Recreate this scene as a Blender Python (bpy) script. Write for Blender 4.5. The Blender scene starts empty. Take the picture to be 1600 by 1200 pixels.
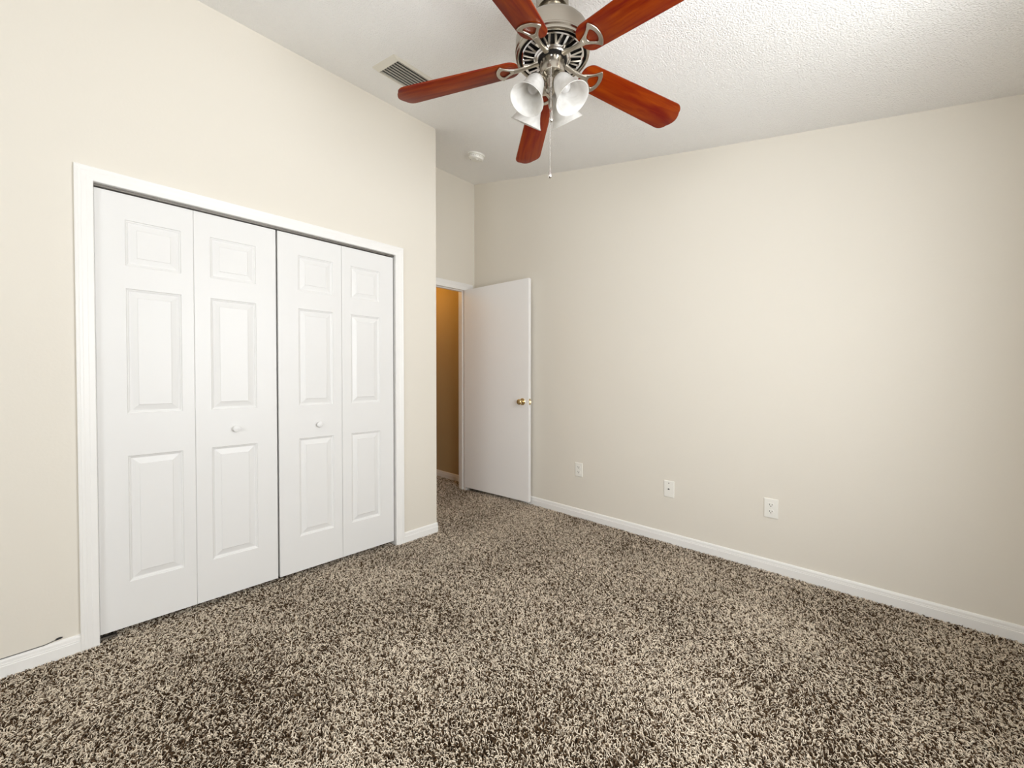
import bpy, bmesh, math, random
import numpy as np
from mathutils import Vector, Matrix, Euler

random.seed(7)
rng = np.random.default_rng(11)
SC = bpy.context.scene
COL = SC.collection
PI = math.pi

# ------------------------------------------------------------------ camera
CAM = (2.5743, -1.5683, 1.1851)
YAW, PITCH, ROLL, FPX = 0.7601, 0.0146, 0.0002, 633.03
fwd = Vector((-math.sin(YAW) * math.cos(PITCH), math.cos(YAW) * math.cos(PITCH), -math.sin(PITCH)))
cam_d = bpy.data.cameras.new('camera')
cam_d.sensor_fit = 'HORIZONTAL'
cam_d.sensor_width = 36.0
cam_d.lens = 36.0 * FPX / 1600.0
cam_d.clip_start = 0.02
cam = bpy.data.objects.new('camera', cam_d)
cam.location = CAM
cam.rotation_euler = fwd.to_track_quat('-Z', 'Y').to_euler()
COL.objects.link(cam)
SC.camera = cam

# ------------------------------------------------------------------ world, lights, exposure
SC.view_settings.view_transform = 'Standard'
SC.view_settings.look = 'None'
SC.view_settings.gamma = 1.0
SC.view_settings.use_curve_mapping = False
SC.view_settings.exposure = 0.10
SC.cycles.max_bounces = 14
SC.cycles.diffuse_bounces = 10
SC.cycles.sample_clamp_indirect = 8.0

world = bpy.data.worlds.new('daylight_sky')
SC.world = world
world.use_nodes = True
wn = world.node_tree.nodes
wn['Background'].inputs['Color'].default_value = (0.86, 0.93, 1.0, 1)
wn['Background'].inputs['Strength'].default_value = 1.0

# daylight entering through the window of the wall behind the camera's right shoulder
YBACK = -3.90
WIN = dict(x=3.12, y0=-1.20, y1=0.16, z0=0.80, z1=2.15)
wl = bpy.data.lights.new('window_daylight', 'AREA')
wl.shape = 'RECTANGLE'
wl.size = WIN['y1'] - WIN['y0'] - 0.06
wl.size_y = WIN['z1'] - WIN['z0'] - 0.06
wl.energy = 56.0
wl.color = (0.965, 0.985, 1.0)
wlo = bpy.data.objects.new('window_daylight', wl)
wlo.location = (WIN['x'] + 0.115, (WIN['y0'] + WIN['y1']) / 2, (WIN['z0'] + WIN['z1']) / 2)
wlo.rotation_euler = Vector((-1, 0, 0)).to_track_quat('-Z', 'Y').to_euler()
COL.objects.link(wlo)

# added lamp in place of unseen sunlit ground outside, to brighten the ceiling
gl = bpy.data.lights.new('added_ground_bounce', 'AREA')
gl.shape = 'RECTANGLE'
gl.size = 2.6
gl.size_y = 1.8
gl.energy = 150.0
gl.color = (0.98, 0.99, 1.0)
glo = bpy.data.objects.new('added_ground_bounce', gl)
glo.location = (4.5, -0.45, 0.05)
glo.rotation_euler = Vector((-0.62, 0, 0.78)).to_track_quat('-Z', 'Y').to_euler()
COL.objects.link(glo)

# added fill: an unseen, weaker second window put in behind the camera
FILL_WIN = dict(y=YBACK, x0=1.60, x1=2.95, z0=0.80, z1=2.15)
rl = bpy.data.lights.new('rear_fill', 'AREA')
rl.shape = 'RECTANGLE'
rl.size = FILL_WIN['x1'] - FILL_WIN['x0'] - 0.06
rl.size_y = FILL_WIN['z1'] - FILL_WIN['z0'] - 0.06
rl.energy = 30.0
rl.color = (0.965, 0.985, 1.0)
rlo = bpy.data.objects.new('rear_fill', rl)
rlo.location = ((FILL_WIN['x0'] + FILL_WIN['x1']) / 2, YBACK - 0.02, (FILL_WIN['z0'] + FILL_WIN['z1']) / 2)
rlo.rotation_euler = Vector((0, 1, 0)).to_track_quat('-Z', 'Y').to_euler()
COL.objects.link(rlo)

# added warm fill light in the hallway beyond the door, source unseen
hl = bpy.data.lights.new('hall_fill', 'POINT')
hl.energy = 9.0
hl.color = (1.0, 0.52, 0.10)
hl.shadow_soft_size = 0.12
hlo = bpy.data.objects.new('hall_fill', hl)
hlo.location = (-1.55, 0.80, 2.32)
COL.objects.link(hlo)

# ------------------------------------------------------------------ materials
def mat(name, col, rough=0.5, metal=0.0, spec=0.5, bump=None, trans=0.0, coat=0.0):
    m = bpy.data.materials.new(name)
    m.use_nodes = True
    nt = m.node_tree
    b = nt.nodes['Principled BSDF']
    b.inputs['Base Color'].default_value = (*col, 1)
    b.inputs['Roughness'].default_value = rough
    b.inputs['Metallic'].default_value = metal
    b.inputs['Specular IOR Level'].default_value = spec
    b.inputs['Coat Weight'].default_value = coat
    b.inputs['Transmission Weight'].default_value = trans
    if bump:
        scale, strength, dist, detail = bump
        tc = nt.nodes.new('ShaderNodeTexCoord')
        n = nt.nodes.new('ShaderNodeTexNoise')
        n.inputs['Scale'].default_value = scale
        n.inputs['Detail'].default_value = detail
        bp = nt.nodes.new('ShaderNodeBump')
        bp.inputs['Strength'].default_value = strength
        bp.inputs['Distance'].default_value = dist
        nt.links.new(tc.outputs['Object'], n.inputs['Vector'])
        nt.links.new(n.outputs['Fac'], bp.inputs['Height'])
        nt.links.new(bp.outputs['Normal'], b.inputs['Normal'])
    return m

M_WALL = mat('beige_wall_paint', (0.765, 0.728, 0.655), 0.55, spec=0.3, bump=(90, 0.12, 0.002, 2))
M_HALL = mat('dim_warm_hall_paint', (0.52, 0.40, 0.22), 0.7, spec=0.2)  # wall beige made darker and more orange, as under dim warm light
M_TRIM = mat('white_trim_paint', (0.87, 0.865, 0.85), 0.35, spec=0.4)
M_DOORW = mat('white_door_paint', (0.80, 0.80, 0.795), 0.38, spec=0.4, bump=(60, 0.03, 0.001, 3))
M_ENTRY = mat('offwhite_door_paint', (0.90, 0.895, 0.89), 0.4, spec=0.4)
M_PLAST = mat('white_plastic', (0.86, 0.85, 0.80), 0.35)
M_SLOT = mat('dark_slot', (0.02, 0.018, 0.015), 0.6)
M_DARK = mat('dark_metal_track', (0.06, 0.055, 0.05), 0.45, metal=0.6)
M_STEEL = mat('galvanised_track', (0.24, 0.225, 0.205), 0.45, metal=0.9)
M_BRASS = mat('polished_brass', (0.72, 0.56, 0.30), 0.16, metal=1.0)
M_BLACK = mat('black_gap', (0.012, 0.011, 0.012), 0.35)
M_CABLE = mat('dark_cable', (0.035, 0.032, 0.028), 0.5)
M_VENT = mat('painted_vent_metal', (0.72, 0.69, 0.61), 0.45, spec=0.4)
M_BASEFL = mat('dark_gap_base', (0.03, 0.019, 0.011), 0.95, spec=0.0)  # dark base puts the shade between tufts into the colour
M_SHADEB = mat('lamp_bulb_glass', (0.50, 0.49, 0.475), 0.15)

def ceiling_material():
    m = bpy.data.materials.new('white_textured_ceiling')
    m.use_nodes = True
    nt = m.node_tree
    b = nt.nodes['Principled BSDF']
    b.inputs['Base Color'].default_value = (0.90, 0.895, 0.885, 1)
    b.inputs['Roughness'].default_value = 0.9
    b.inputs['Specular IOR Level'].default_value = 0.15
    tc = nt.nodes.new('ShaderNodeTexCoord')
    n1 = nt.nodes.new('ShaderNodeTexNoise'); n1.inputs['Scale'].default_value = 140; n1.inputs['Detail'].default_value = 3
    v = nt.nodes.new('ShaderNodeTexVoronoi'); v.inputs['Scale'].default_value = 150
    mx = nt.nodes.new('ShaderNodeMath'); mx.operation = 'MULTIPLY_ADD'
    mx.inputs[1].default_value = -0.55
    bp = nt.nodes.new('ShaderNodeBump'); bp.inputs['Strength'].default_value = 0.7; bp.inputs['Distance'].default_value = 0.0055
    nt.links.new(tc.outputs['Object'], n1.inputs['Vector'])
    nt.links.new(tc.outputs['Object'], v.inputs['Vector'])
    nt.links.new(v.outputs['Distance'], mx.inputs[0])
    nt.links.new(n1.outputs['Fac'], mx.inputs[2])
    nt.links.new(mx.outputs[0], bp.inputs['Height'])
    nt.links.new(bp.outputs['Normal'], b.inputs['Normal'])
    return m
M_CEIL = ceiling_material()

def nickel_material(name, col, rough):
    m = mat(name, col, rough, metal=1.0)
    m.node_tree.nodes['Principled BSDF'].inputs['Anisotropic'].default_value = 0.4
    return m
M_NICK = nickel_material('brushed_nickel', (0.44, 0.405, 0.345), 0.25)
M_NICK2 = nickel_material('satin_nickel_bracket', (0.52, 0.48, 0.41), 0.30)
M_CHROME = mat('polished_nickel', (0.72, 0.70, 0.68), 0.12, metal=1.0)
M_VOID = mat('black_motor_interior', (0.010, 0.009, 0.008), 0.5, spec=0.12)

def wood_material():
    m = bpy.data.materials.new('cherry_wood_veneer')
    m.use_nodes = True
    nt = m.node_tree; b = nt.nodes['Principled BSDF']
    tc = nt.nodes.new('ShaderNodeTexCoord'); mp = nt.nodes.new('ShaderNodeMapping')
    mp.inputs['Scale'].default_value = (2.2, 28, 28)
    oi = nt.nodes.new('ShaderNodeObjectInfo')
    add = nt.nodes.new('ShaderNodeVectorMath'); add.operation = 'ADD'
    sc = nt.nodes.new('ShaderNodeVectorMath'); sc.operation = 'SCALE'; sc.inputs['Scale'].default_value = 37.0
    n = nt.nodes.new('ShaderNodeTexNoise'); n.inputs['Scale'].default_value = 1.6; n.inputs['Detail'].default_value = 5
    n.inputs['Distortion'].default_value = 0.7
    rp = nt.nodes.new('ShaderNodeValToRGB')
    rp.color_ramp.elements[0].position = 0.30; rp.color_ramp.elements[0].color = (0.13, 0.0040, 0.0003, 1)
    rp.color_ramp.elements[1].position = 0.72; rp.color_ramp.elements[1].color = (0.24, 0.037, 0.0006, 1)
    nt.links.new(tc.outputs['Object'], mp.inputs['Vector'])
    nt.links.new(oi.outputs['Random'], sc.inputs[0])
    nt.links.new(mp.outputs['Vector'], add.inputs[0]); nt.links.new(sc.outputs['Vector'], add.inputs[1])
    nt.links.new(add.outputs['Vector'], n.inputs['Vector'])
    nt.links.new(n.outputs['Fac'], rp.inputs['Fac']); nt.links.new(rp.outputs['Color'], b.inputs['Base Color'])
    b.inputs['Roughness'].default_value = 0.36
    b.inputs['Specular IOR Level'].default_value = 0.16
    return m
M_WOOD = wood_material()

def frosted_material():
    m = bpy.data.materials.new('frosted_alabaster_glass')
    m.use_nodes = True
    nt = m.node_tree; b = nt.nodes['Principled BSDF']
    tc = nt.nodes.new('ShaderNodeTexCoord')
    n = nt.nodes.new('ShaderNodeTexNoise'); n.inputs['Scale'].default_value = 16; n.inputs['Detail'].default_value = 3; n.inputs['Distortion'].default_value = 1.5
    rp = nt.nodes.new('ShaderNodeValToRGB')
    rp.color_ramp.elements[0].position = 0.35; rp.color_ramp.elements[0].color = (0.78, 0.77, 0.745, 1)
    rp.color_ramp.elements[1].position = 0.65; rp.color_ramp.elements[1].color = (0.90, 0.895, 0.88, 1)
    tl = nt.nodes.new('ShaderNodeBsdfTranslucent'); mx = nt.nodes.new('ShaderNodeMixShader'); mx.inputs['Fac'].default_value = 0.5
    nt.links.new(tc.outputs['Object'], n.inputs['Vector']); nt.links.new(n.outputs['Fac'], rp.inputs['Fac'])
    nt.links.new(rp.outputs['Color'], b.inputs['Base Color']); nt.links.new(rp.outputs['Color'], tl.inputs['Color'])
    b.inputs['Roughness'].default_value = 0.22
    nt.links.new(b.outputs['BSDF'], mx.inputs[1]); nt.links.new(tl.outputs['BSDF'], mx.inputs[2])
    nt.links.new(mx.outputs['Shader'], nt.nodes['Material Output'].inputs['Surface'])
    return m
M_FROST = frosted_material()

def pane_material():
    m = bpy.data.materials.new('window_glass')
    m.use_nodes = True
    nt = m.node_tree
    t = nt.nodes.new('ShaderNodeBsdfTransparent'); g = nt.nodes.new('ShaderNodeBsdfGlossy'); g.inputs['Roughness'].default_value = 0.02
    mx = nt.nodes.new('ShaderNodeMixShader'); mx.inputs['Fac'].default_value = 0.06
    nt.links.new(t.outputs[0], mx.inputs[1]); nt.links.new(g.outputs[0], mx.inputs[2])
    nt.links.new(mx.outputs[0], nt.nodes['Material Output'].inputs['Surface'])
    return m
M_PANE = pane_material()

def carpet_material():
    m = bpy.data.materials.new('beige_frieze_yarn')
    m.use_nodes = True
    nt = m.node_tree; b = nt.nodes['Principled BSDF']
    at = nt.nodes.new('ShaderNodeAttribute'); at.attribute_type = 'INSTANCER'; at.attribute_name = 'tint'
    rp = nt.nodes.new('ShaderNodeValToRGB')
    e = rp.color_ramp.elements
    e[0].position = 0.0; e[0].color = (0.045, 0.027, 0.015, 1)
    e[1].position = 1.0; e[1].color = (0.88, 0.785, 0.65, 1)
    k = e.new(0.38); k.color = (0.11, 0.068, 0.036, 1)
    k = e.new(0.45); k.color = (0.52, 0.44, 0.345, 1)
    k = e.new(0.70); k.color = (0.76, 0.66, 0.53, 1)
    nt.links.new(at.outputs['Fac'], rp.inputs['Fac'])
    nt.links.new(rp.outputs['Color'], b.inputs['Base Color'])
    b.inputs['Roughness'].default_value = 0.9
    b.inputs['Specular IOR Level'].default_value = 0.1
    return m
M_YARN = carpet_material()

# ------------------------------------------------------------------ mesh helpers
class MB:
    def __init__(self):
        self.v = []; self.f = []
    def add(self, vs, fs):
        o = len(self.v)
        self.v += [tuple(x) for x in vs]
        self.f += [tuple(i + o for i in q) for q in fs]
        return self
    def box(self, x0, x1, y0, y1, z0, z1):
        vs = [(x, y, z) for z in (z0, z1) for y in (y0, y1) for x in (x0, x1)]
        return self.add(vs, [(0, 2, 3, 1), (4, 5, 7, 6), (0, 1, 5, 4), (2, 6, 7, 3), (0, 4, 6, 2), (1, 3, 7, 5)])
    def obox(self, c, ax, ay, az):
        """box from centre and three half-axis vectors"""
        c, ax, ay, az = map(Vector, (c, ax, ay, az))
        vs = [c + sx * ax + sy * ay + sz * az for sz in (-1, 1) for sy in (-1, 1) for sx in (-1, 1)]
        return self.add(vs, [(0, 2, 3, 1), (4, 5, 7, 6), (0, 1, 5, 4), (2, 6, 7, 3), (0, 4, 6, 2), (1, 3, 7, 5)])
    def lathe(self, prof, n=40, mtx=None, cap0=False, cap1=False):
        vs = []
        for (r, z) in prof:
            for i in range(n):
                a = 2 * PI * i / n
                p = Vector((r * math.cos(a), r * math.sin(a), z))
                vs.append(mtx @ p if mtx else p)
        fs = []
        for k in range(len(prof) - 1):
            for i in range(n):
                j = (i + 1) % n
                fs.append((k * n + i, k * n + j, (k + 1) * n + j, (k + 1) * n + i))
        if cap0: fs.append(tuple(range(n))[::-1])
        if cap1: fs.append(tuple(range((len(prof) - 1) * n, len(prof) * n)))
        return self.add(vs, fs)
    def tube(self, pts, rad, n=10):
        pts = [Vector(p) for p in pts]
        rads = rad if isinstance(rad, (list, tuple)) else [rad] * len(pts)
        vs = []
        for i, p in enumerate(pts):
            t = (pts[min(i + 1, len(pts) - 1)] - pts[max(i - 1, 0)]).normalized()
            u = t.cross(Vector((0, 0, 1)))
            if u.length < 1e-4: u = t.cross(Vector((1, 0, 0)))
            u.normalize(); w = t.cross(u)
            for k in range(n):
                a = 2 * PI * k / n
                vs.append(p + rads[i] * (math.cos(a) * u + math.sin(a) * w))
        fs = []
        for i in range(len(pts) - 1):
            for k in range(n):
                j = (k + 1) % n
                fs.append((i * n + k, i * n + j, (i + 1) * n + j, (i + 1) * n + k))
        fs.append(tuple(range(n))[::-1]); fs.append(tuple(range((len(pts) - 1) * n, len(pts) * n)))
        return self.add(vs, fs)
    def ball(self, c, r, nu=8, nv=6):
        prof = [(max(1e-5, r * math.sin(PI * i / nv)), -r * math.cos(PI * i / nv)) for i in range(nv + 1)]
        return self.lathe(prof, nu, Matrix.Translation(c))
    def prism(self, pts, d):
        """polygon (list of 3D points) pushed along vector d"""
        n = len(pts); d = Vector(d)
        vs = [Vector(p) for p in pts] + [Vector(p) + d for p in pts]
        fs = [tuple(range(n))[::-1], tuple(range(n, 2 * n))]
        fs += [(i, (i + 1) % n, n + (i + 1) % n, n + i) for i in range(n)]
        return self.add(vs, fs)
    def build(self, name, m, parent=None, smooth=None, bevel=None, loc=None):
        me = bpy.data.meshes.new(name)
        me.from_pydata(self.v, [], self.f)
        bm = bmesh.new(); bm.from_mesh(me)
        bmesh.ops.remove_doubles(bm, verts=bm.verts, dist=1e-6)
        bmesh.ops.recalc_face_normals(bm, faces=bm.faces)
        if bevel:
            es = [e for e in bm.edges if len(e.link_faces) == 2 and e.calc_face_angle(0) > 0.6]
            bmesh.ops.bevel(bm, geom=es, offset=bevel[0], segments=bevel[1], profile=0.5, affect='EDGES', clamp_overlap=True)
        bm.to_mesh(me); bm.free()
        if smooth:
            for p in me.polygons: p.use_smooth = True
            me.set_sharp_from_angle(angle=math.radians(smooth))
        me.materials.append(m)
        o = bpy.data.objects.new(name, me)
        COL.objects.link(o)
        if loc: o.location = loc
        if parent: o.parent = parent
        return o

def tag(o, label=None, cat=None, group=None, kind=None):
    if label: o['label'] = label
    if cat: o['category'] = cat
    if group: o['group'] = group
    if kind: o['kind'] = kind
    return o

def empty(name, loc, rot=(0, 0, 0)):
    o = bpy.data.objects.new(name, None)
    o.empty_display_size = 0.05
    o.location = loc; o.rotation_euler = rot
    COL.objects.link(o)
    return o

def copy_tree(o, parent=None):
    c = o.copy(); COL.objects.link(c)
    if parent: c.parent = parent
    for ch in list(o.children):
        copy_tree(ch, c)
    return c

# ------------------------------------------------------------------ room dimensions
YL, YR = -1.5946, 0.0            # closet casing outer edges
YLI, YRI = -1.537, -0.0585       # closet opening
ZO, ZI = 2.1137, 2.05
YCOR, YW = 0.2928, 1.33          # end of closet wall, right wall
XA = -0.74                       # back wall of the alcove
XW = 3.10                        # window wall
YB = -3.90                       # rear wall
BB = 0.0684
FL = -0.012                      # carpet backing level; pile tips reach 0
ZST = [(-0.90, 3.302), (-0.74, 3.262), (-0.18, 3.134), (0.0, 3.088), (0.295, 3.024), (0.57, 2.960), (1.61, 2.735), (3.25, 2.395)]
def zceil(x):
    for (a, za), (b, zb) in zip(ZST, ZST[1:]):
        if x <= b: return za + (zb - za) * (x - a) / (b - a)
    return ZST[-1][1]

# ------------------------------------------------------------------ setting: floor, carpet, ceiling, walls
tag(MB().box(-2.6, XW + 0.05, YB - 0.05, YW + 0.1, FL - 0.1, FL).build('floor', M_BASEFL),
    'carpet base coloured dark for the shade between tufts, under the speckled brown carpet', 'floor', kind='structure')

mb = MB()
n = len(ZST)
vs = []
for dz in (0, 0.1):
    for (x, z) in ZST:
        for y in (YB - 0.05, YW + 0.1):
            vs.append((x, y, z + dz))
fs = []
for i in range(n - 1):
    fs.append((2 * i, 2 * i + 1, 2 * i + 3, 2 * i + 2))
    o = 2 * n
    fs.append((o + 2 * i, o + 2 * i + 2, o + 2 * i + 3, o + 2 * i + 1))
    fs.append((2 * i, 2 * i + 2, o + 2 * i + 2, o + 2 * i)); fs.append((2 * i + 1, o + 2 * i + 1, o + 2 * i + 3, 2 * i + 3))
fs.append((0, 2 * n, 2 * n + 1, 1)); fs.append((2 * n - 2, 2 * n - 1, 4 * n - 1, 4 * n - 2))
tag(MB().add(vs, fs).build('ceiling', M_CEIL, smooth=30), 'white textured ceiling sloping down to the right', 'ceiling', kind='structure')

# closet wall, x = 0, with the closet opening
zt = zceil(0) + 0.0
mb = MB()
mb.box(-0.10, 0, YB, YLI - 0.015, FL, zt)
mb.box(-0.10, 0, YRI + 0.015, YCOR, FL, zt)
mb.box(-0.10, 0, YLI - 0.015, YRI + 0.015, ZI + 0.015, zt)
tag(mb.build('wall_left', M_WALL), 'beige wall around the white folding closet doors', 'wall', kind='structure')
# alcove side and closet carcass
mb = MB()
mb.box(XA, -0.10, YCOR - 0.10, YCOR, FL, zceil(-0.1))
mb.box(-0.70, -0.66, YLI - 0.2, YCOR - 0.1, FL, zceil(-0.1))
mb.box(-0.66, -0.10, YLI - 0.24, YLI - 0.2, FL, zceil(-0.1))
tag(mb.build('wall_closet', M_WALL), 'closet inside walls behind the folding doors', 'wall', kind='structure')

# right wall with sloping top
pts = [(XA - 0.02, YW, FL), (XW + 0.02, YW, FL)]
for (x, z) in reversed(ZST):
    if XA - 0.02 < x < XW: pts.append((x, YW, z + 0.004))
pts.insert(2, (XW + 0.02, YW, zceil(XW + 0.02) + 0.004))
pts.append((XA - 0.02, YW, zceil(XA - 0.02) + 0.004))
tag(MB().prism(pts, (0, 0.1, 0)).build('wall_right', M_WALL), 'long beige right wall with three outlet plates', 'wall', kind='structure')

# back wall of the alcove with the entry doorway
DY0, DY1, DZ = 0.350, 1.203, 2.115
mb = MB()
mb.box(XA - 0.115, XA, YCOR - 0.1, DY0 - 0.02, FL, zceil(XA) + 0.004)
mb.box(XA - 0.115, XA, DY1 + 0.02, YW, FL, zceil(XA) + 0.004)
mb.box(XA - 0.115, XA, DY0 - 0.02, DY1 + 0.02, DZ + 0.02, zceil(XA) + 0.004)
tag(mb.build('wall_back', M_WALL), 'beige alcove wall above the entry doorway', 'wall', kind='structure')

# hallway beyond the doorway
mb = MB()
mb.box(-2.5, XA - 0.115, 1.38, 1.48, FL, 2.5)
tag(mb.build('wall_hall', M_HALL), 'dim tan hallway wall seen through the entry doorway', 'wall', kind='structure')
mb = MB()
mb.box(-2.6, -2.5, -0.4, 1.48, FL, 2.5)
mb.box(-2.5, XA - 0.115, -0.4, -0.3, FL, 2.5)
mb.box(XA - 0.2, XA - 0.115, -0.3, YCOR - 0.1, FL, 2.5)
tag(mb.build('wall_hall_end', M_HALL), 'tan hallway walls out of sight beyond the doorway', 'wall', kind='structure')
tag(MB().box(-2.6, XA - 0.115, -0.4, 1.48, 2.5, 2.56).build('ceiling_hall', M_HALL), 'flat hallway ceiling beyond the doorway', 'ceiling', kind='structure')

# window wall and rear wall (outside the frame)
mb = MB()
zt = zceil(XW) + 0.004
W = WIN
mb.box(XW, XW + 0.14, YB, W['y0'], FL, zt); mb.box(XW, XW + 0.14, W['y1'], YW, FL, zt)
mb.box(XW, XW + 0.14, W['y0'], W['y1'], FL, W['z0']); mb.box(XW, XW + 0.14, W['y0'], W['y1'], W['z1'], zt)
tag(mb.build('wall_window', M_WALL), 'beige wall with the window, behind the viewer on the right', 'wall', kind='structure')
mb = MB(); RW = FILL_WIN
mb.box(-0.02, RW['x0'], YB - 0.14, YB, FL, zceil(-0.02)); mb.box(RW['x1'], XW + 0.14, YB - 0.14, YB, FL, zceil(RW['x1']))
mb.box(RW['x0'], RW['x1'], YB - 0.14, YB, FL, RW['z0']); mb.box(RW['x0'], RW['x1'], YB - 0.14, YB, RW['z1'], zceil(RW['x0']))
tag(mb.build('wall_rear', M_WALL), 'beige wall with an added fill-light window, behind the viewer', 'wall', kind='structure')
mb = MB()  # frame of the added rear window
for (a, b, c, d) in ((RW['x0'], RW['x1'], RW['z0'], RW['z0'] + 0.05), (RW['x0'], RW['x1'], RW['z1'] - 0.05, RW['z1']),
                     (RW['x0'], RW['x0'] + 0.05, RW['z0'], RW['z1']), (RW['x1'] - 0.05, RW['x1'], RW['z0'], RW['z1']),
                     (RW['x0'], RW['x1'], (RW['z0'] + RW['z1']) / 2 - 0.02, (RW['z0'] + RW['z1']) / 2 + 0.02)):
    mb.box(a, b, YB - 0.12, YB - 0.07, c, d)
wf = tag(mb.build('window_added', M_TRIM), 'white framed window added in the rear wall behind the viewer for fill light', 'window', kind='structure')
MB().box(RW['x0'] + 0.02, RW['x1'] - 0.02, YB - 0.094, YB - 0.09, RW['z0'] + 0.02, RW['z1'] - 0.02).build('window_pane', M_PANE, wf)
mb = MB()
for (a, b, c, d) in ((W['y0'], W['y1'], W['z0'], W['z0'] + 0.05), (W['y0'], W['y1'], W['z1'] - 0.05, W['z1']),
                     (W['y0'], W['y0'] + 0.05, W['z0'], W['z1']), (W['y1'] - 0.05, W['y1'], W['z0'], W['z1']),
                     (W['y0'], W['y1'], (W['z0'] + W['z1']) / 2 - 0.02, (W['z0'] + W['z1']) / 2 + 0.02)):
    mb.box(XW + 0.095, XW + 0.13, a, b, c, d)
wf = tag(mb.build('window_1', M_TRIM), 'white framed window in the wall to the right of the viewer', 'window', kind='structure')
MB().box(XW + 0.110, XW + 0.114, W['y0'] + 0.02, W['y1'] - 0.02, W['z0'] + 0.02, W['z1'] - 0.02).build('window_pane', M_PANE, wf)

# ------------------------------------------------------------------ carpet pile
def make_carpet():
    sp = 0.0053
    pts = []
    def patch(x0, x1, y0, y1):
        nx = int((x1 - x0) / sp); ny = int((y1 - y0) / sp)
        gx, gy = np.meshgrid(np.arange(nx), np.arange(ny))
        p = np.stack([x0 + (gx.ravel() + 0.5) * sp, y0 + (gy.ravel() + 0.5) * sp], 1)
        p += rng.uniform(-0.48, 0.48, p.shape) * sp
        pts.append(p)
    patch(0.003, XW, -2.35, YW - 0.015)
    patch(-0.08, 0.003, YLI, YRI)
    patch(XA, 0.0, YCOR + 0.004, YW - 0.015)
    patch(-1.75, XA, 0.36, 1.375)
    P = np.concatenate(pts)
    N = len(P)
    # smooth random fields: footprints and vacuum strokes leave the pile leaning different ways
    def field(scale, seed):
        r = np.random.default_rng(seed); out = np.zeros(N)
        for _ in range(14):
            k = r.normal(0, 1, 2) * scale; ph = r.uniform(0, 2 * PI)
            out += np.cos(P @ k + ph)
        return out / math.sqrt(7)
    lean_az = 2.6 + 1.1 * field(5.0, 1) + 0.7 * field(12, 2)
    lean_amt = 0.24 + 0.09 * field(7.0, 3) + 0.06 * field(22, 4)
    az = lean_az + rng.normal(0, 1.7, N)
    tilt = np.clip(lean_amt + rng.normal(0, 0.22, N), 0.0, 0.95)
    rot = np.stack([rng.normal(0, 0.12, N), tilt, az], 1).astype(np.float32)
    scl = (rng.uniform(0.72, 1.22, N)).astype(np.float32)
    tint = np.clip(rng.uniform(0, 1, N) + 0.05 * field(6.0, 5) - 0.02, 0, 1).astype(np.float32)
    me = bpy.data.meshes.new('carpet_pile')
    me.vertices.add(N)
    co = np.zeros((N, 3), np.float32); co[:, :2] = P; co[:, 2] = FL
    me.vertices.foreach_set('co', co.ravel())
    for nm, ty, key, arr in (('rot', 'FLOAT_VECTOR', 'vector', rot), ('scl', 'FLOAT', 'value', scl), ('tint', 'FLOAT', 'value', tint)):
        a = me.attributes.new(nm, ty, 'POINT'); a.data.foreach_set(key, arr.ravel())
    me.materials.append(M_YARN)
    o = bpy.data.objects.new('carpet_pile', me); COL.objects.link(o)
    ng = bpy.data.node_groups.new('twisted_yarn', 'GeometryNodeTree')
    ng.interface.new_socket('Geometry', in_out='INPUT', socket_type='NodeSocketGeometry')
    ng.interface.new_socket('Geometry', in_out='OUTPUT', socket_type='NodeSocketGeometry')
    N_ = ng.nodes.new; L = ng.links.new
    gi = N_('NodeGroupInput'); go = N_('NodeGroupOutput')
    bz = N_('GeometryNodeCurveQuadraticBezier'); bz.inputs['Resolution'].default_value = 3
    bz.inputs['Start'].default_value = (0, 0, 0); bz.inputs['Middle'].default_value = (-0.001, 0, 0.0100); bz.inputs['End'].default_value = (0.0074, 0.0012, 0.0108)
    cr = N_('GeometryNodeSetCurveRadius')
    par = N_('GeometryNodeSplineParameter')
    fc = N_('ShaderNodeMapRange')
    fc.inputs['From Min'].default_value = 0.55; fc.inputs['From Max'].default_value = 1.0
    fc.inputs['To Min'].default_value = 1.0; fc.inputs['To Max'].default_value = 0.55
    L(par.outputs['Factor'], fc.inputs['Value']); L(fc.outputs['Result'], cr.inputs['Radius'])
    circ = N_('GeometryNodeCurvePrimitiveCircle'); circ.inputs['Resolution'].default_value = 5; circ.inputs['Radius'].default_value = 0.00148
    c2m = N_('GeometryNodeCurveToMesh'); c2m.inputs['Fill Caps'].default_value = True
    L(bz.outputs['Curve'], cr.inputs['Curve']); L(cr.outputs['Curve'], c2m.inputs['Curve']); L(circ.outputs['Curve'], c2m.inputs['Profile Curve'])
    if 'Scale' in c2m.inputs: L(fc.outputs['Result'], c2m.inputs['Scale'])
    ss = N_('GeometryNodeSetShadeSmooth'); sm = N_('GeometryNodeSetMaterial'); sm.inputs['Material'].default_value = M_YARN
    L(c2m.outputs['Mesh'], ss.inputs['Geometry']); L(ss.outputs['Geometry'], sm.inputs['Geometry'])
    iop = N_('GeometryNodeInstanceOnPoints')
    def attr(nm, ty):
        a = N_('GeometryNodeInputNamedAttribute'); a.data_type = ty; a.inputs['Name'].default_value = nm
        return a.outputs['Attribute']
    e2r = N_('FunctionNodeEulerToRotation'); L(attr('rot', 'FLOAT_VECTOR'), e2r.inputs['Euler'])
    L(gi.outputs[0], iop.inputs['Points']); L(sm.outputs['Geometry'], iop.inputs['Instance'])
    L(e2r.outputs[0], iop.inputs['Rotation']); L(attr('scl', 'FLOAT'), iop.inputs['Scale'])
    L(iop.outputs['Instances'], go.inputs[0])
    md = o.modifiers.new('pile', 'NODES'); md.node_group = ng
    tag(o, 'speckled brown and beige cut pile carpet covering the floor', 'carpet', kind='stuff')
make_carpet()

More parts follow.
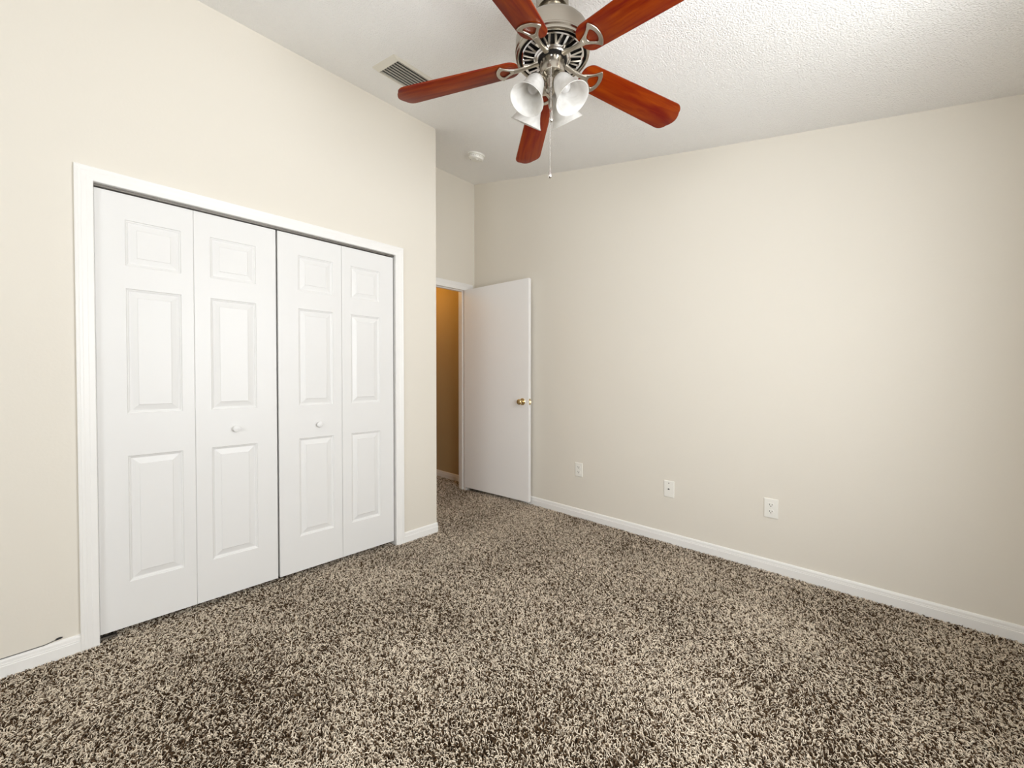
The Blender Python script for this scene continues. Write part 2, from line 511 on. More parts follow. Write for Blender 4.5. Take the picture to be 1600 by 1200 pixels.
# ------------------------------------------------------------------ trim: casings and baseboards
def casing(path, prof, mtx, name, label, kind_cat='trim', m=M_TRIM):
    """path: 4 inner-edge corners (u,v) in the wall plane; prof: (offset outward, thickness)"""
    mb = MB(); vs = []; k = len(prof)
    signs = [(-1, 0), (-1, 1), (1, 1), (1, 0)]
    for (u, v), (su, sv) in zip(path, signs):
        for (o, t) in prof:
            vs.append(mtx @ Vector((u + su * o, v + sv * o, t)))
    fs = []
    for i in range(3):
        for j in range(k):
            jj = (j + 1) % k
            fs.append((i * k + j, i * k + jj, (i + 1) * k + jj, (i + 1) * k + j))
    fs.append(tuple(range(k))); fs.append(tuple(range(3 * k, 4 * k)))
    return tag(mb.add(vs, fs).build(name, m), label, kind_cat, kind='structure')

def cprof(w):
    return [(0, 0), (0, 0.009), (0.003, 0.0108), (w * 0.34, 0.0122), (w * 0.38, 0.0118), (w * 0.62, 0.0142), (w * 0.66, 0.0152),
            (w * 0.78, 0.0160), (w * 0.80, 0.0156), (w * 0.84, 0.0166), (w - 0.003, 0.0182), (w, 0.0165), (w, 0)]
# closet casing: plane u=y, v=z, thickness +x
m_yz = Matrix(((0, 0, 1, 0), (1, 0, 0, 0), (0, 1, 0, 0), (0, 0, 0, 1)))
casing([(YLI, FL), (YLI, ZI), (YRI, ZI), (YRI, FL)], cprof(0.0585), m_yz, 'trim_1', 'white casing around the folding closet doors')
# closet jamb lining
mb = MB()
mb.box(-0.10, 0.002, YLI - 0.015, YLI - 0.0005, FL, ZI + 0.015); mb.box(-0.10, 0.002, YRI + 0.0005, YRI + 0.015, FL, ZI + 0.015)
mb.box(-0.10, 0.002, YLI - 0.0005, YRI + 0.0005, ZI + 0.0005, ZI + 0.015)
tag(mb.build('trim_2', M_TRIM), 'white jamb lining inside the closet opening', 'trim', kind='structure')
# entry casing
mx = Matrix.Translation((XA, 0, 0)) @ m_yz
def entry_prof(w):
    return cprof(w)
mb = MB(); 
casing([(DY0 - 0.006, FL), (DY0 - 0.006, DZ - 0.008), (DY1 + 0.022, DZ - 0.008), (DY1 + 0.022, FL)], [(min(o, 0.07), t) for (o, t) in cprof(0.07)], mx,
       'trim_3', 'white casing around the entry doorway')
mb = MB()
mb.box(XA - 0.115, XA, DY1, DY1 + 0.02, FL, DZ + 0.02); mb.box(XA - 0.115, XA, DY0 - 0.02, DY0, FL, DZ + 0.02)
mb.box(XA - 0.115, XA, DY0, DY1, DZ, DZ + 0.02)
mb.box(XA - 0.075, XA - 0.04, DY1 - 0.012, DY1, FL, DZ); mb.box(XA - 0.075, XA - 0.04, DY0, DY0 + 0.012, FL, DZ)
mb.box(XA - 0.075, XA - 0.04, DY0 + 0.012, DY1 - 0.012, DZ - 0.012, DZ)
tag(mb.build('trim_4', M_TRIM), 'white jamb with door stop inside the entry doorway', 'trim', kind='structure')

BPROF = [(0, FL), (0.014, FL), (0.014, 0.0385), (0.0122, 0.0395), (0.0105, 0.0405), (0.0105, 0.0425), (0.0122, 0.0432), (0.0120, 0.0470), (0.0105, 0.0475), (0.0100, 0.059), (0.0075, 0.0655), (0.004, BB), (0, BB)]
def baseboard(name, label, p0, p1, nrm):
    """sweep the profile from p0 to p1 (xy), nrm points into the room"""
    mb = MB(); vs = []
    for p in (p0, p1):
        for (t, z) in BPROF: vs.append((p[0] + nrm[0] * t, p[1] + nrm[1] * t, z))
    k = len(BPROF)
    fs = [(j, (j + 1) % k, k + (j + 1) % k, k + j) for j in range(k)] + [tuple(range(k))[::-1], tuple(range(k, 2 * k))]
    return tag(mb.add(vs, fs).build(name, M_TRIM), label, 'baseboard', kind='structure')
baseboard('baseboard_left', 'white baseboard left of the closet casing', (0, YB), (0, YL), (1, 0))
baseboard('baseboard_left_short', 'short white baseboard between the closet casing and the wall corner', (0, YR + 0.0005), (0, YCOR + 0.0), (1, 0))
baseboard('baseboard_alcove', 'white baseboard on the hidden alcove side wall', (0.0, YCOR), (XA, YCOR), (0, 1))
baseboard('baseboard_right', 'long white baseboard along the right wall', (XA, YW), (XW, YW), (0, -1))
baseboard('baseboard_hall', 'white baseboard on the dim hallway wall', (XA - 0.116, 1.38), (-2.5, 1.38), (0, -1))
baseboard('baseboard_window', 'white baseboard under the window', (XW, YB), (XW, YW), (-1, 0))

# ------------------------------------------------------------------ folding closet doors
XD = -0.010       # door face
ZB0, ZT0 = 0.028, 2.031
PANZ = [(0.235, 0.823), (1.02, 1.60), (1.705, 1.915)]
RINGS = [(0.0, 0.0), (0.003, -0.0048), (0.0068, -0.0056), (0.010, -0.0090), (0.014, -0.0098), (0.039, -0.0032), (0.0415, -0.0010)]
def leaf_mesh(y0, y1, py0, py1):
    mb = MB(); th = 0.034
    def quad(a, b, c, d): mb.add([a, b, c, d], [(0, 1, 2, 3)])
    P = lambda y, z, d=0.0: (XD + d, y, z)
    zs = [ZB0] + [z for pz in PANZ for z in pz] + [ZT0]
    e = 0.002
    for i in range(len(zs) - 1):
        a, b = zs[i], zs[i + 1]
        quad(P(y0 + e, a), P(py0, a), P(py0, b), P(y0 + e, b)); quad(P(py1, a), P(y1 - e, a), P(y1 - e, b), P(py1, b))
        if i % 2 == 0: quad(P(py0, a), P(py1, a), P(py1, b), P(py0, b))
        else:
            for (o0, d0), (o1, d1) in zip(RINGS, RINGS[1:]):
                A = [P(py0 + o0, a + o0, d0), P(py1 - o0, a + o0, d0), P(py1 - o0, b - o0, d0), P(py0 + o0, b - o0, d0)]
                B = [P(py0 + o1, a + o1, d1), P(py1 - o1, a + o1, d1), P(py1 - o1, b - o1, d1), P(py0 + o1, b - o1, d1)]
                for k in range(4): quad(A[k], A[(k + 1) % 4], B[(k + 1) % 4], B[k])
            o1, d1 = RINGS[-1]
            quad(P(py0 + o1, a + o1, d1), P(py1 - o1, a + o1, d1), P(py1 - o1, b - o1, d1), P(py0 + o1, b - o1, d1))
    # eased vertical edges, sides, back
    for i in range(len(zs) - 1):
        a, b = zs[i], zs[i + 1]
        quad(P(y0, a, -e), P(y0 + e, a), P(y0 + e, b), P(y0, b, -e)); quad(P(y1 - e, a), P(y1, a, -e), P(y1, b, -e), P(y1 - e, b))
    quad(P(y0, ZB0, -e), P(y0, ZB0, -th), P(y0, ZT0, -th), P(y0, ZT0, -e))
    quad(P(y1, ZB0, -e), P(y1, ZB0, -th), P(y1, ZT0, -th), P(y1, ZT0, -e))
    quad(P(y0, ZB0, -th), P(y1, ZB0, -th), P(y1, ZT0, -th), P(y0, ZT0, -th))
    for z in (ZB0, ZT0):
        mb.add([P(y0, z, -th), P(y1, z, -th), P(y1, z, -e), P(y1 - e, z), P(py1, z), P(py0, z), P(y0 + e, z), P(y0, z, -e)], [tuple(range(8))])
    return mb

def closet_knob(mb, y, z):
    m = Matrix.Translation((XD, y, z)) @ Matrix.Rotation(PI / 2, 4, 'Y')
    mb.lathe([(0.0075, -0.002), (0.0075, 0.007), (0.0115, 0.010), (0.0165, 0.015), (0.0175, 0.019), (0.0165, 0.0225), (0.011, 0.0245), (0.0001, 0.025)], 24, m)

def bifold(name, label, leaves, knob_leaf, kpos):
    root = empty(name, (0, (leaves[0][0] + leaves[-1][1]) / 2, ZB0))
    tag(root, label, 'closet door', 'folding closet doors', kind='structure')
    off = (0, -root.location.y, -ZB0)
    for i, lf in enumerate(leaves):
        mb = leaf_mesh(*lf)
        o = mb.build('door_leaf', M_DOORW, root, loc=off)
        if i == knob_leaf:
            k = MB(); closet_knob(k, *kpos); ko = k.build('knob', M_DOORW, o, smooth=40)
            ko['label'] = 'round white knob'
bifold('door_1', 'left white folding closet door, next to the longer baseboard',
       [(-1.5364, -1.1866, -1.437, -1.236), (-1.1858, -0.812, -1.119, -0.912)], 1, (-1.0135, 0.9135))
bifold('door_2', 'right white folding closet door, nearer the wall corner',
       [(-0.803, -0.4345, -0.694, -0.489), (-0.433, -0.068, -0.375, -0.171)], 0, (-0.581, 0.901))
# overhead track
tr = empty('closet_track', (-0.03, (YLI + YRI) / 2, ZI))
tag(tr, 'narrow grey metal track above the folding closet doors', 'door track')
def trk(mb, name, m): return mb.build(name, m, tr, loc=(0.03, -(YLI + YRI) / 2, -ZI))
mb = MB()
mb.box(-0.045, -0.013, YLI + 0.001, YRI - 0.001, ZI - 0.003, ZI)
mb.box(-0.015, -0.0125, YLI + 0.001, YRI - 0.001, ZI - 0.011, ZI - 0.003); mb.box(-0.045, -0.043, YLI + 0.001, YRI - 0.001, ZI - 0.013, ZI - 0.003)
trk(mb, 'track_channel', M_STEEL)
for y in (-1.503, -0.86, -0.77, -0.10):
    mb = MB()
    mb.box(-0.034, -0.022, y - 0.012, y + 0.012, ZI - 0.012, ZI - 0.003)
    mb.lathe([(0.004, ZT0 - 0.001), (0.004, ZI - 0.012)], 10, Matrix.Translation((-0.028, y, 0)), True, True)
    trk(mb, 'pivot_pin', M_STEEL)
# floor pivot bracket at the left jamb
fb = MB()
fb.box(-0.04, -0.006, YLI + 0.001, YLI + 0.055, 0.006, 0.0085)
fb.box(-0.04, -0.006, YLI + 0.001, YLI + 0.0035, 0.0085, 0.024)
fb.box(-0.008, -0.006, YLI + 0.0035, YLI + 0.05, 0.0085, 0.015)
tag(fb.build('pivot_bracket', M_STEEL), 'small metal floor bracket at the left foot of the closet doors', 'bracket')

# ------------------------------------------------------------------ entry door (open against the right wall)
HX, HY = -0.742, 1.187
FXd, FYd = 0.104, 1.2535
ang = math.atan2(FYd - HY, FXd - HX)
DL = math.hypot(FXd - HX, FYd - HY)
dr = empty('door_3', (HX, HY, 0.030), (0, 0, ang))
tag(dr, 'flat off-white entry door standing open against the right wall', 'door', kind='structure')
MB().box(0, DL, 0, 0.036, 0, 2.080).build('door_slab', M_ENTRY, dr, bevel=(0.0015, 2))
kb = MB()
KX, KZ = DL - 0.0715, 0.934
km = Matrix.Translation((KX, 0, KZ)) @ Matrix.Rotation(PI / 2, 4, 'X')
kb.lathe([(0.0325, 0.0), (0.0325, 0.003), (0.029, 0.007), (0.016, 0.010), (0.0125, 0.013), (0.0125, 0.024), (0.017, 0.029), (0.025, 0.037),
          (0.0275, 0.046), (0.0262, 0.055), (0.021, 0.061), (0.013, 0.0635), (0.0001, 0.064)], 32, km)
ko = kb.build('door_knob', M_BRASS, dr, smooth=35)
lp = MB(); lp.box(DL - 0.0005, DL + 0.001, 0.006, 0.030, KZ - 0.028, KZ + 0.028)
lo = lp.build('latch_plate', M_BRASS, dr)
lb = MB()
lb.prism([(DL + 0.001, 0.012, KZ - 0.008), (DL + 0.013, 0.024, KZ - 0.008), (DL + 0.001, 0.024, KZ - 0.008)], (0, 0, 0.016))
lb.build('latch_bolt', M_BRASS, lo)
for z in (0.18, 1.02, 1.86):
    h = MB(); h.lathe([(0.006, z - 0.045), (0.006, z + 0.045)], 12, Matrix.Translation((-0.006, 0.040, 0)), True, True)
    h.box(-0.006, 0.002, 0.030, 0.040, z - 0.045, z + 0.045)
    h.build('hinge', M_BRASS, dr, smooth=40)

# ------------------------------------------------------------------ outlet plates on the right wall
def plate_base(name, x, z, label, group=None, cat='outlet'):
    o = empty(name, (x, YW, z)); tag(o, label, cat, group)
    mb = MB(); w, h = 0.0375, 0.0592
    ring = [(0.0, 0.0), (0.0, 0.0046), (0.0025, 0.0062), (0.0045, 0.0066)]
    vs = []
    for (i, d) in ring:
        for sx, sz in ((-1, -1), (1, -1), (1, 1), (-1, 1)): vs.append((sx * (w - i), -d, sz * (h - i)))
    fs = [(k * 4 + j, k * 4 + (j + 1) % 4, (k + 1) * 4 + (j + 1) % 4, (k + 1) * 4 + j) for k in range(len(ring) - 1) for j in range(4)]
    fs += [(0, 1, 2, 3), (12, 13, 14, 15)]
    mb.add(vs, fs).build('cover_plate', M_PLAST, o)
    return o
def screw(parent, z, m):
    mb = MB(); mb.lathe([(0.0034, 0.0064), (0.0034, 0.0074), (0.0022, 0.0080), (0.0001, 0.0081)], 14, Matrix.Translation((0, 0, z)) @ Matrix.Rotation(PI / 2, 4, 'X'))
    mb.build('screw', m, parent, smooth=40)
def receptacle(parent, z):
    mb = MB(); pts = []
    for i in range(32):
        a = 2 * PI * i / 32; pts.append((0.0172 * math.cos(a), -0.0060, z + max(-0.0135, min(0.0135, 0.0172 * math.sin(a)))))
    mb.prism(pts, (0, -0.0026, 0))
    r = mb.build('receptacle', M_PLAST, parent)
    s = MB()
    y0, y1 = -0.0091, -0.0083
    s.box(-0.0078, -0.0052, y0, y1, z - 0.001, z + 0.0082); s.box(0.0052, 0.0076, y0, y1, z + 0.0002, z + 0.0078)
    s.lathe([(0.0030, 0.0083), (0.0030, 0.0091)], 14, Matrix.Translation((0, 0, z - 0.0062)) @ Matrix.Rotation(PI / 2, 4, 'X'), True, True)
    s.build('prong_slots', M_SLOT, r)['label'] = 'dark prong slots'
def duplex(x, z, label):
    o = plate_base('wall_outlet', x, z, label, 'duplex outlets on the right wall')
    receptacle(o, 0.0205); receptacle(o, -0.0205); screw(o, 0.0, M_PLAST)
    return o
o1 = duplex(0.610, 0.403, 'white duplex wall outlet nearest the open entry door')
o2 = copy_tree(o1); o2.location = (2.020, YW, 0.384)
o2['label'] = 'white duplex wall outlet farthest from the entry door, right of the jack plate'
jk = plate_base('wall_jack', 1.387, 0.384, 'white jack plate with one dark socket between the two wall outlets', cat='jack')
mb = MB(); mb.box(-0.0085, 0.0085, -0.0085, -0.0064, -0.010, 0.010); sk = mb.build('socket', M_PLAST, jk)
mb = MB().prism([(-0.0065, -0.0084, -0.004), (0.0065, -0.0084, -0.004), (0.0065, -0.0084, 0.001), (0.003, -0.0084, 0.0045), (-0.003, -0.0084, 0.0045), (-0.0065, -0.0084, 0.001)], (0, -0.0006, 0))
mb.build('socket_hole', M_SLOT, sk)['label'] = 'dark socket hole'
screw(jk, 0.042, M_DARK); screw(jk, -0.042, M_PLAST)

# ------------------------------------------------------------------ thin cable along the left baseboard
mb = MB()
pp = [(0.0075, -2.6, BB + 0.0012), (0.0075, -2.0, BB + 0.0014), (0.0075, -1.81, BB + 0.0015), (0.0075, -1.70, BB + 0.0022), (0.0075, -1.685, BB + 0.005), (0.008, -1.668, BB + 0.0095)]
cb = tag(mb.tube(pp, 0.0016, 8).build('cable', M_CABLE, smooth=60), 'thin dark cable lying on top of the left baseboard', 'cable')
MB().tube([(0.008, -1.669, BB + 0.0095), (0.0082, -1.664, BB + 0.0115), (0.0082, -1.654, BB + 0.013), (0.0082, -1.648, BB + 0.0125)], [0.002, 0.0042, 0.0042, 0.002], 10).build('plug', M_BLACK, cb, smooth=50)

# ------------------------------------------------------------------ ceiling register
SL = math.atan(0.22)
vx, vy = 0.433, -0.20
vt = empty('ceiling_vent', (vx, vy, zceil(vx)), (0, SL, 0))
tag(vt, 'long louvred air vent in the ceiling by the closet wall', 'air vent')
HWx, HLy = 0.126, 0.186
mb = MB()
ox, oy, ix, iy0, iy1 = HWx, HLy, 0.108, -HLy + 0.040, HLy - 0.030
z0, z1 = -0.012, 0.0
def frame_ring(mb):
    O0 = [(-ox, -oy, z1), (ox, -oy, z1), (ox, oy, z1), (-ox, oy, z1)]
    O1 = [(-ox + .003, -oy + .003, -0.003), (ox - .003, -oy + .003, -0.003), (ox - .003, oy - .003, -0.003), (-ox + .003, oy - .003, -0.003)]
    I0 = [(-ix - .004, iy0 - .006, z0), (ix + .004, iy0 - .006, z0), (ix + .004, iy1 + .006, z0), (-ix - .004, iy1 + .006, z0)]
    I1 = [(-ix, iy0, z0), (ix, iy0, z0), (ix, iy1, z0), (-ix, iy1, z0)]
    I2 = [(p[0], p[1], -0.0005) for p in I1]
    R = [O0, O1, I0, I1, I2]
    for a, b in zip(R, R[1:]):
        for k in range(4): mb.add([a[k], a[(k + 1) % 4], b[(k + 1) % 4], b[k]], [(0, 1, 2, 3)])
frame_ring(mb)
mb.build('vent_frame', M_VENT, vt)
MB().box(-ix, ix, iy0, iy1, -0.0020, -0.0008).build('dark_duct_plate', M_SLOT, vt)  # dark plate put in for the shade up inside the duct
sl = None
for i in range(8):
    x = -ix + 0.012 + i * (2 * ix - 0.024) / 7
    side = 1
    if sl is None:
        s = MB(); pr = []
        for k in range(6):
            t = k / 5.0
            pr.append((side * (0.006 * t ** 1.6 - 0.003), -0.0022 - 0.0098 * t))
        vs = []
        for (px, pz) in pr:
            for y in (iy0 + 0.003, iy1 - 0.003): vs.append((px, y, pz))
        for (px, pz) in reversed(pr):
            for y in (iy0 + 0.003, iy1 - 0.003): vs.append((px + side * 0.0012, y, pz + 0.0012))
        nn = 12
        fs = [(2 * k, 2 * k + 1, 2 * ((k + 1) % nn) + 1, 2 * ((k + 1) % nn)) for k in range(nn)]
        fs += [tuple(2 * k for k in range(nn)), tuple(2 * k + 1 for k in range(nn))[::-1]]
        sl = s.add(vs, fs).build('louvre', M_VENT, vt, smooth=50)
        sl.location = (x, 0, 0)
    else:
        c = sl.copy(); COL.objects.link(c); c.parent = vt; c.location = (x, 0, 0)

# ------------------------------------------------------------------ smoke detector
sx_, sy_ = -0.062, 0.762
sd = empty('smoke_detector', (sx_, sy_, zceil(sx_)), (0, SL, 0))
tag(sd, 'round white smoke detector on the ceiling near the wall corner', 'smoke detector')
MB().lathe([(0.0001, 0.004), (0.072, 0.004), (0.0735, -0.004), (0.071, -0.012), (0.062, -0.013)], 48, None, False, True).build('mounting_base', M_PLAST, sd, smooth=40)
mb = MB(); mb.lathe([(0.060, -0.013), (0.0655, -0.017), (0.0655, -0.032), (0.061, -0.040), (0.050, -0.0425), (0.046, -0.0405), (0.042, -0.0405), (0.038, -0.0440), (0.015, -0.0455), (0.0001, -0.0455)], 48)
bd = mb.build('detector_body', M_PLAST, sd, smooth=35)
mb = MB()
for k in range(24):
    a = 2 * PI * k / 24
    mb.obox((0.0657 * math.cos(a), 0.0657 * math.sin(a), -0.026), (-0.004 * math.sin(a), 0.004 * math.cos(a), 0), (0.0008 * math.cos(a), 0.0008 * math.sin(a), 0), (0, 0, 0.0012))
mb.build('air_slots', mat('grey_slot', (0.45, 0.43, 0.39), 0.6), bd)
mb = MB(); mb.lathe([(0.009, -0.0430), (0.009, -0.0475), (0.006, -0.0490), (0.0001, -0.0490)], 20, Matrix.Translation((0.022, -0.006, 0))); mb.build('test_button', M_PLAST, bd, smooth=40)
mb = MB(); mb.lathe([(0.0032, -0.0405), (0.0032, -0.0435), (0.0001, -0.0435)], 12, Matrix.Translation((-0.048, -0.018, 0.0))); mb.build('indicator_light', M_SLOT, bd)

# ------------------------------------------------------------------ ceiling fan
FX, FY = 1.536, -0.236
ZC = zceil(FX)
fan = empty('ceiling_fan', (FX, FY, ZC))
tag(fan, 'brushed nickel ceiling fan with five cherry wood blades and four frosted lamps', 'ceiling fan')
def fz(z): return z - ZC
def part(mb, name, m, smooth=35, parent=fan, bevel=None):
    return mb.build(name, m, parent, smooth=smooth, bevel=bevel)

# canopy with a top cut to the slope of the ceiling
mb = MB(); vs = []; nn = 48
for k in range(nn):
    a = 2 * PI * k / nn
    for (r, z) in ((0.066, None), (0.066, 2.694), (0.063, 2.687), (0.050, 2.685), (0.050, 2.668), (0.0001, 2.668)):
        x = r * math.cos(a)
        vs.append((x, r * math.sin(a), (-0.2163 * x) if z is None else fz(z)))
fs = [(k * 6 + j, ((k + 1) % nn) * 6 + j, ((k + 1) % nn) * 6 + j + 1, k * 6 + j + 1) for k in range(nn) for j in range(5)]
fs.append(tuple(k * 6 for k in range(nn)))
part(mb.add(vs, fs), 'canopy', M_NICK)

mb = MB()
mb.lathe([(r, fz(z)) for r, z in [(0.0001, 2.6700), (0.0575, 2.6700), (0.0600, 2.6675), (0.0600, 2.6410), (0.0640, 2.6340), (0.0900, 2.6240), (0.1150, 2.6110), (0.1350, 2.5970), (0.1450, 2.5840), (0.1495, 2.5680), (0.1500, 2.5450),
          (0.1500, 2.5230), (0.1522, 2.5200), (0.1522, 2.5140), (0.1475, 2.5105), (0.1475, 2.5065), (0.1498, 2.5040), (0.1490, 2.4985), (0.1430, 2.4950),
          (0.1385, 2.4960), (0.1360, 2.5000), (0.1360, 2.5090), (0.0001, 2.5090)]], 96)
part(mb, 'motor_housing', M_NICK, 28)
KITL = Matrix.Translation((-0.005, -0.004, 0))
# slotted ring under the motor: dark backing, lip and V-shaped bars
mb = MB()
mb.lathe([(r, fz(z)) for r, z in [(0.060, 2.5088), (0.1358, 2.5088), (0.1358, 2.5060), (0.060, 2.5060)]], 72)
part(mb, 'vent_backing', M_VOID)
mb = MB()
mb.lathe([(r, fz(z)) for r, z in [(0.118, 2.5098), (0.118, 2.4990), (0.1225, 2.4950), (0.127, 2.4970), (0.127, 2.5098)]], 72)
mb.lathe([(r, fz(z)) for r, z in [(0.066, 2.5098), (0.066, 2.4930), (0.071, 2.4900), (0.076, 2.4930), (0.076, 2.5098)]], 72)
NV = 15
for k in range(NV):
    a0 = 2 * PI * (k + 0.35) / NV
    for s in (-1, 1):
        a1, a2 = a0 + s * 0.026, a0 + s * 0.112
        p = Vector((0.074 * math.cos(a1), 0.074 * math.sin(a1), fz(2.4965))); q = Vector((0.120 * math.cos(a2), 0.120 * math.sin(a2), fz(2.4995)))
        d = (q - p); c = (p + q) / 2; t = d.normalized(); w = t.cross(Vector((0, 0, 1))).normalized()
        mb.obox(c, d / 2, w * 0.0044, Vector((0, 0, 0.0035)))
part(mb, 'vent_ring', M_CHROME, 30)
# flywheel plate the brackets bolt to
mb = MB()
mb.lathe([(r, fz(z)) for r, z in [(0.0001, 2.4980), (0.062, 2.4980), (0.0675, 2.4940), (0.0675, 2.4880), (0.064, 2.4845), (0.0001, 2.4845)]], 64)
part(mb, 'flywheel', M_CHROME, 30)
mb = MB()
mb.lathe([(r, fz(z)) for r, z in [(0.0001, 2.4850), (0.059, 2.4850), (0.0600, 2.4830), (0.0595, 2.4800), (0.056, 2.4785), (0.0001, 2.4785)]], 64)
part(mb, 'collar_ring', M_VOID, 30)
mb = MB()
mb.lathe([(r, fz(z)) for r, z in [(0.0001, 2.4790), (0.0500, 2.4790), (0.0512, 2.4775), (0.0512, 2.4265), (0.0500, 2.4235), (0.0440, 2.4190), (0.0350, 2.4150), (0.030, 2.4110), (0.0001, 2.4110)]], 64)
part(mb, 'switch_housing', M_NICK, 30)
mb = MB()
mb.lathe([(r, fz(z)) for r, z in [(0.0001, 2.4130), (0.0285, 2.4130), (0.0290, 2.4090), (0.0240, 2.4040), (0.0235, 2.3700), (0.0215, 2.3640), (0.015, 2.3600), (0.010, 2.3540), (0.0001, 2.3540)]], 48, KITL)
part(mb, 'light_fitter', M_NICK, 30)
mb = MB()
mb.lathe([(r, fz(z)) for r, z in [(0.0001, 2.3560), (0.0085, 2.3560), (0.0065, 2.3490), (0.0045, 2.3400), (0.0065, 2.3300), (0.0095, 2.3180), (0.0100, 2.3080), (0.0075, 2.2960), (0.003, 2.2900), (0.0001, 2.2890)]], 24, KITL)
part(mb, 'finial', M_NICK, 40)

# blades and brackets: local X radial; plane drooping and pitched
PHI = math.radians(212.4)
HUBZ = 2.489
DROOP = math.atan(0.064 / 0.683)
PITCHB = math.radians(-12.0)
BM = Matrix.Rotation(DROOP, 4, 'Y') @ Matrix.Rotation(PITCHB, 4, 'X')
def blade_outline():
    r0, r1 = 0.142, 0.683
    w0, w1 = 0.058, 0.0715
    top = []
    # root: rounded
    for k in range(9):
        t = k / 8.0 * PI / 2
        top.append((r0 + 0.045 * (1 - math.cos(t)) , 0.014 + (w0 - 0.014) * math.sin(t)))
    top.append((0.45, 0.0665)); 
    rc = 0.042; xt = r1
    for k in range(8):
        t = k / 7.0 * math.radians(74)
        top.append((xt - 0.0150 - rc + rc * math.sin(t), w1 - rc + rc * math.cos(t)))
    xe, ye = top[-1]
    for f in (0.66, 0.33):
        top.append((xe + (xt - xe) * (1 - f * f), ye * f))
    top.append((xt, 0.004))
    return top + [(x, -y) for (x, y) in reversed(top)]
mb = MB()
ol = blade_outline()
mb.prism([(x, y, -0.003) for x, y in ol], (0, 0, 0.006))
mb.v = [tuple(BM @ Vector(p)) for p in mb.v]
blade0 = mb.build('blade', M_WOOD, fan, bevel=(0.0012, 2), smooth=30)

def strip(mb, A, B, z0, z1):
    """closed ring between two outlines of equal length, extruded"""
    n = len(A)
    vs = [(x, y, z0) for x, y in A] + [(x, y, z0) for x, y in B] + [(x, y, z1) for x, y in A] + [(x, y, z1) for x, y in B]
    fs = []
    for i in range(n):
        j = (i + 1) % n
        fs += [(i, j, n + j, n + i), (2 * n + i, 3 * n + i, 3 * n + j, 2 * n + j), (i, 2 * n + i, 2 * n + j, j), (n + i, n + j, 3 * n + j, 3 * n + i)]
    mb.add(vs, fs)
def bracket_mesh():
    mb = MB()
    # spade head: flared outline with concave flanks, convex outer arc, D-shaped hole
    half = [(0.150, 0.0), (0.150, 0.010), (0.163, 0.015), (0.178, 0.022), (0.192, 0.031), (0.204, 0.042), (0.212, 0.0515), (0.2175, 0.0500), (0.2275, 0.036), (0.2340, 0.019), (0.2360, 0.0)]
    hole = [(0.178, 0.0), (0.178, 0.006), (0.182, 0.0115), (0.189, 0.0165), (0.197, 0.0225), (0.2045, 0.0275), (0.2095, 0.0280), (0.2135, 0.0245), (0.2180, 0.0175), (0.2205, 0.009), (0.2215, 0.0)]
    A = half + [(x, -y) for x, y in reversed(half[1:-1])]
    B = hole + [(x, -y) for x, y in reversed(hole[1:-1])]
    strip(mb, A, B, -0.0095, -0.0032)
    mb.v = [tuple(BM @ Vector(p)) for p in mb.v]
    # arm rising from the flywheel, ribbed
    P = []
    for k in range(9):
        t = k / 8.0
        r = 0.050 + 0.112 * t
        zd = -DROOP * r - 0.0075
        za = fz(2.4850) - fz(HUBZ)
        s = t * t * (3 - 2 * t)
        P.append((r, za * (1 - s) + zd * s - 0.004 * math.sin(PI * t), 0.0085 + 0.0045 * abs(2 * t - 1) ** 1.5, 0.006))
    vs = []; ns = 10
    for (r, z, w, h) in P:
        for k in range(ns):
            a = 2 * PI * k / ns
            vs.append((r, w * math.copysign(abs(math.cos(a)) ** 0.7, math.cos(a)), z + h * math.copysign(abs(math.sin(a)) ** 0.8, math.sin(a))))
    fs = [(i * ns + k, i * ns + (k + 1) % ns, (i + 1) * ns + (k + 1) % ns, (i + 1) * ns + k) for i in range(8) for k in range(ns)]
    fs += [tuple(range(ns)), tuple(range(8 * ns, 9 * ns))]
    mb.add(vs, fs)
    return mb
br0 = bracket_mesh().build('blade_bracket', M_NICK2, fan, bevel=None, smooth=40)
bv = br0.modifiers.new('soft_edges', 'BEVEL'); bv.width = 0.0016; bv.segments = 2; bv.limit_method = 'ANGLE'; bv.angle_limit = math.radians(50)
for k in range(5):
    b, r = (blade0, br0) if k == 0 else (blade0.copy(), br0.copy())
    if k:
        COL.objects.link(b); COL.objects.link(r); b.parent = fan; r.parent = fan
    for o in (b, r):
        o.location = (0, 0, fz(HUBZ)); o.rotation_euler = (0, 0, PHI - k * 2 * PI / 5)

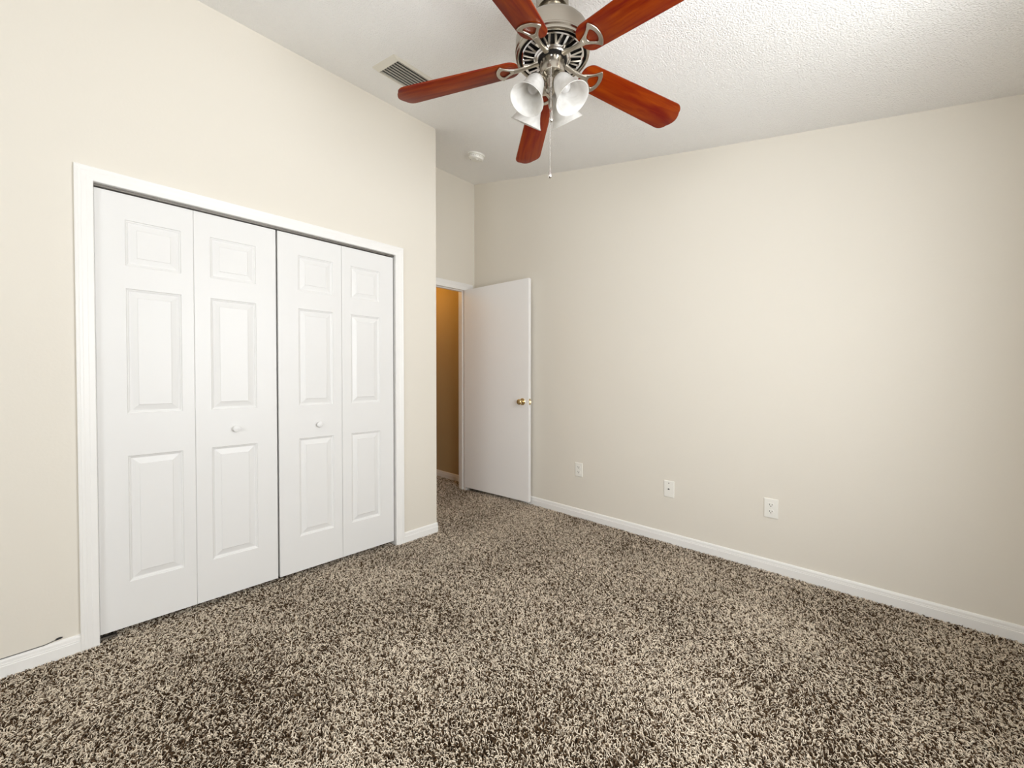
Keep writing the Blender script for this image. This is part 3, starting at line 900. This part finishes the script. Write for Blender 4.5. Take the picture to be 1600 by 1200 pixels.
# lamps: bell shades on short arms
SHADE = [(0.0215, 0.000), (0.0225, 0.004), (0.0300, 0.012), (0.0365, 0.026), (0.0405, 0.044), (0.0445, 0.064), (0.0500, 0.084), (0.0570, 0.103), (0.0650, 0.118), (0.0700, 0.1245)]
TAU = math.radians(32.3)
KIT_O = Vector((1.521 - FX, -0.248 - FY, fz(2.45)))
KIT = Matrix.Translation(KIT_O) @ Matrix.Rotation(math.radians(4.93), 4, 'X') @ Matrix.Rotation(math.radians(3.02), 4, 'Y')
def lamp(azi):
    out = Vector((math.cos(azi), math.sin(azi), 0))
    axis = (out * math.sin(TAU) - Vector((0, 0, 1)) * math.cos(TAU)).normalized()
    neck = out * 0.127 + Vector((0, 0, 2.289 - 2.45)) - axis * 0.1245
    q = axis.to_track_quat('Z', 'Y').to_matrix().to_4x4()
    m = KIT @ Matrix.Translation(neck) @ q
    s = MB()
    inner = [(r - 0.0028, z) for r, z in reversed(SHADE)]
    s.lathe(SHADE + [(0.0693, 0.1255), (0.0680, 0.1252)] + inner, 48, m)
    sh = s.build('lamp_shade', M_FROST, fan, smooth=50)
    c = MB()
    c.lathe([(0.0001, -0.016), (0.013, -0.016), (0.0165, -0.010), (0.0235, -0.003), (0.0255, 0.003), (0.0255, 0.009), (0.0242, 0.010), (0.0225, 0.004), (0.0001, 0.004)], 32, m)
    p0 = out * 0.014 + Vector((0, 0, 2.402 - 2.45)); p2 = neck - axis * 0.012
    p1 = (p0 + p2) / 2 + Vector((0, 0, 0.008))
    c.tube([KIT @ p for p in (p0, p1, p2)], 0.0075, 12)
    c.build('lamp_holder', M_NICK, sh, smooth=40)['label'] = 'nickel lamp holder'
    b = MB()
    b.lathe([(0.011, 0.004), (0.012, 0.020), (0.0145, 0.030), (0.0205, 0.042), (0.0225, 0.053), (0.0205, 0.064), (0.0145, 0.071), (0.0065, 0.0745), (0.0001, 0.075)], 28, m)
    b.build('bulb', M_SHADEB, sh, smooth=60)
for a in (262, 352, 172, 82):
    lamp(math.radians(a + 5.2))

# pull chains with fobs
def chain(dx, dy, ztop, zbot):
    mb = MB(); z = ztop
    mb.tube([(dx, dy, fz(ztop)), (dx, dy, fz(zbot))], 0.0007, 6)
    while z > zbot:
        mb.ball((dx, dy, fz(z)), 0.0012, 6, 4); z -= 0.0042
    c = mb.build('pull_chain', M_CHROME, fan, smooth=60)
    f = MB()
    f.lathe([(r, fz(zbot) + dz) for r, dz in [(0.0001, 0.004), (0.0028, 0.004), (0.0032, -0.002), (0.0062, -0.011), (0.0088, -0.021), (0.0090, -0.026), (0.0072, -0.031), (0.0035, -0.034), (0.0001, -0.0345)]], 20, Matrix.Translation((dx, dy, 0)))
    f.build('chain_fob', M_CHROME, c, smooth=45)
camdir = Vector((CAM[0] - FX, CAM[1] - FY, 0)).normalized()
lat = Vector((-camdir.y, camdir.x, 0))     # to the picture's right
pa = camdir * 0.050 + lat * -0.004
chain(pa.x, pa.y, 2.470, 2.240)
pa2 = camdir * 0.046 + lat * -0.009
chain(pa2.x, pa2.y, 2.450, 2.020)
# switch nipples the chains come out of
mb = MB()
for p, z in ((pa, 2.471), (pa2, 2.451)):
    mb.ball((p.x, p.y, fz(z)), 0.005, 12, 8)
part(mb, 'chain_nipple', M_CHROME, 60)
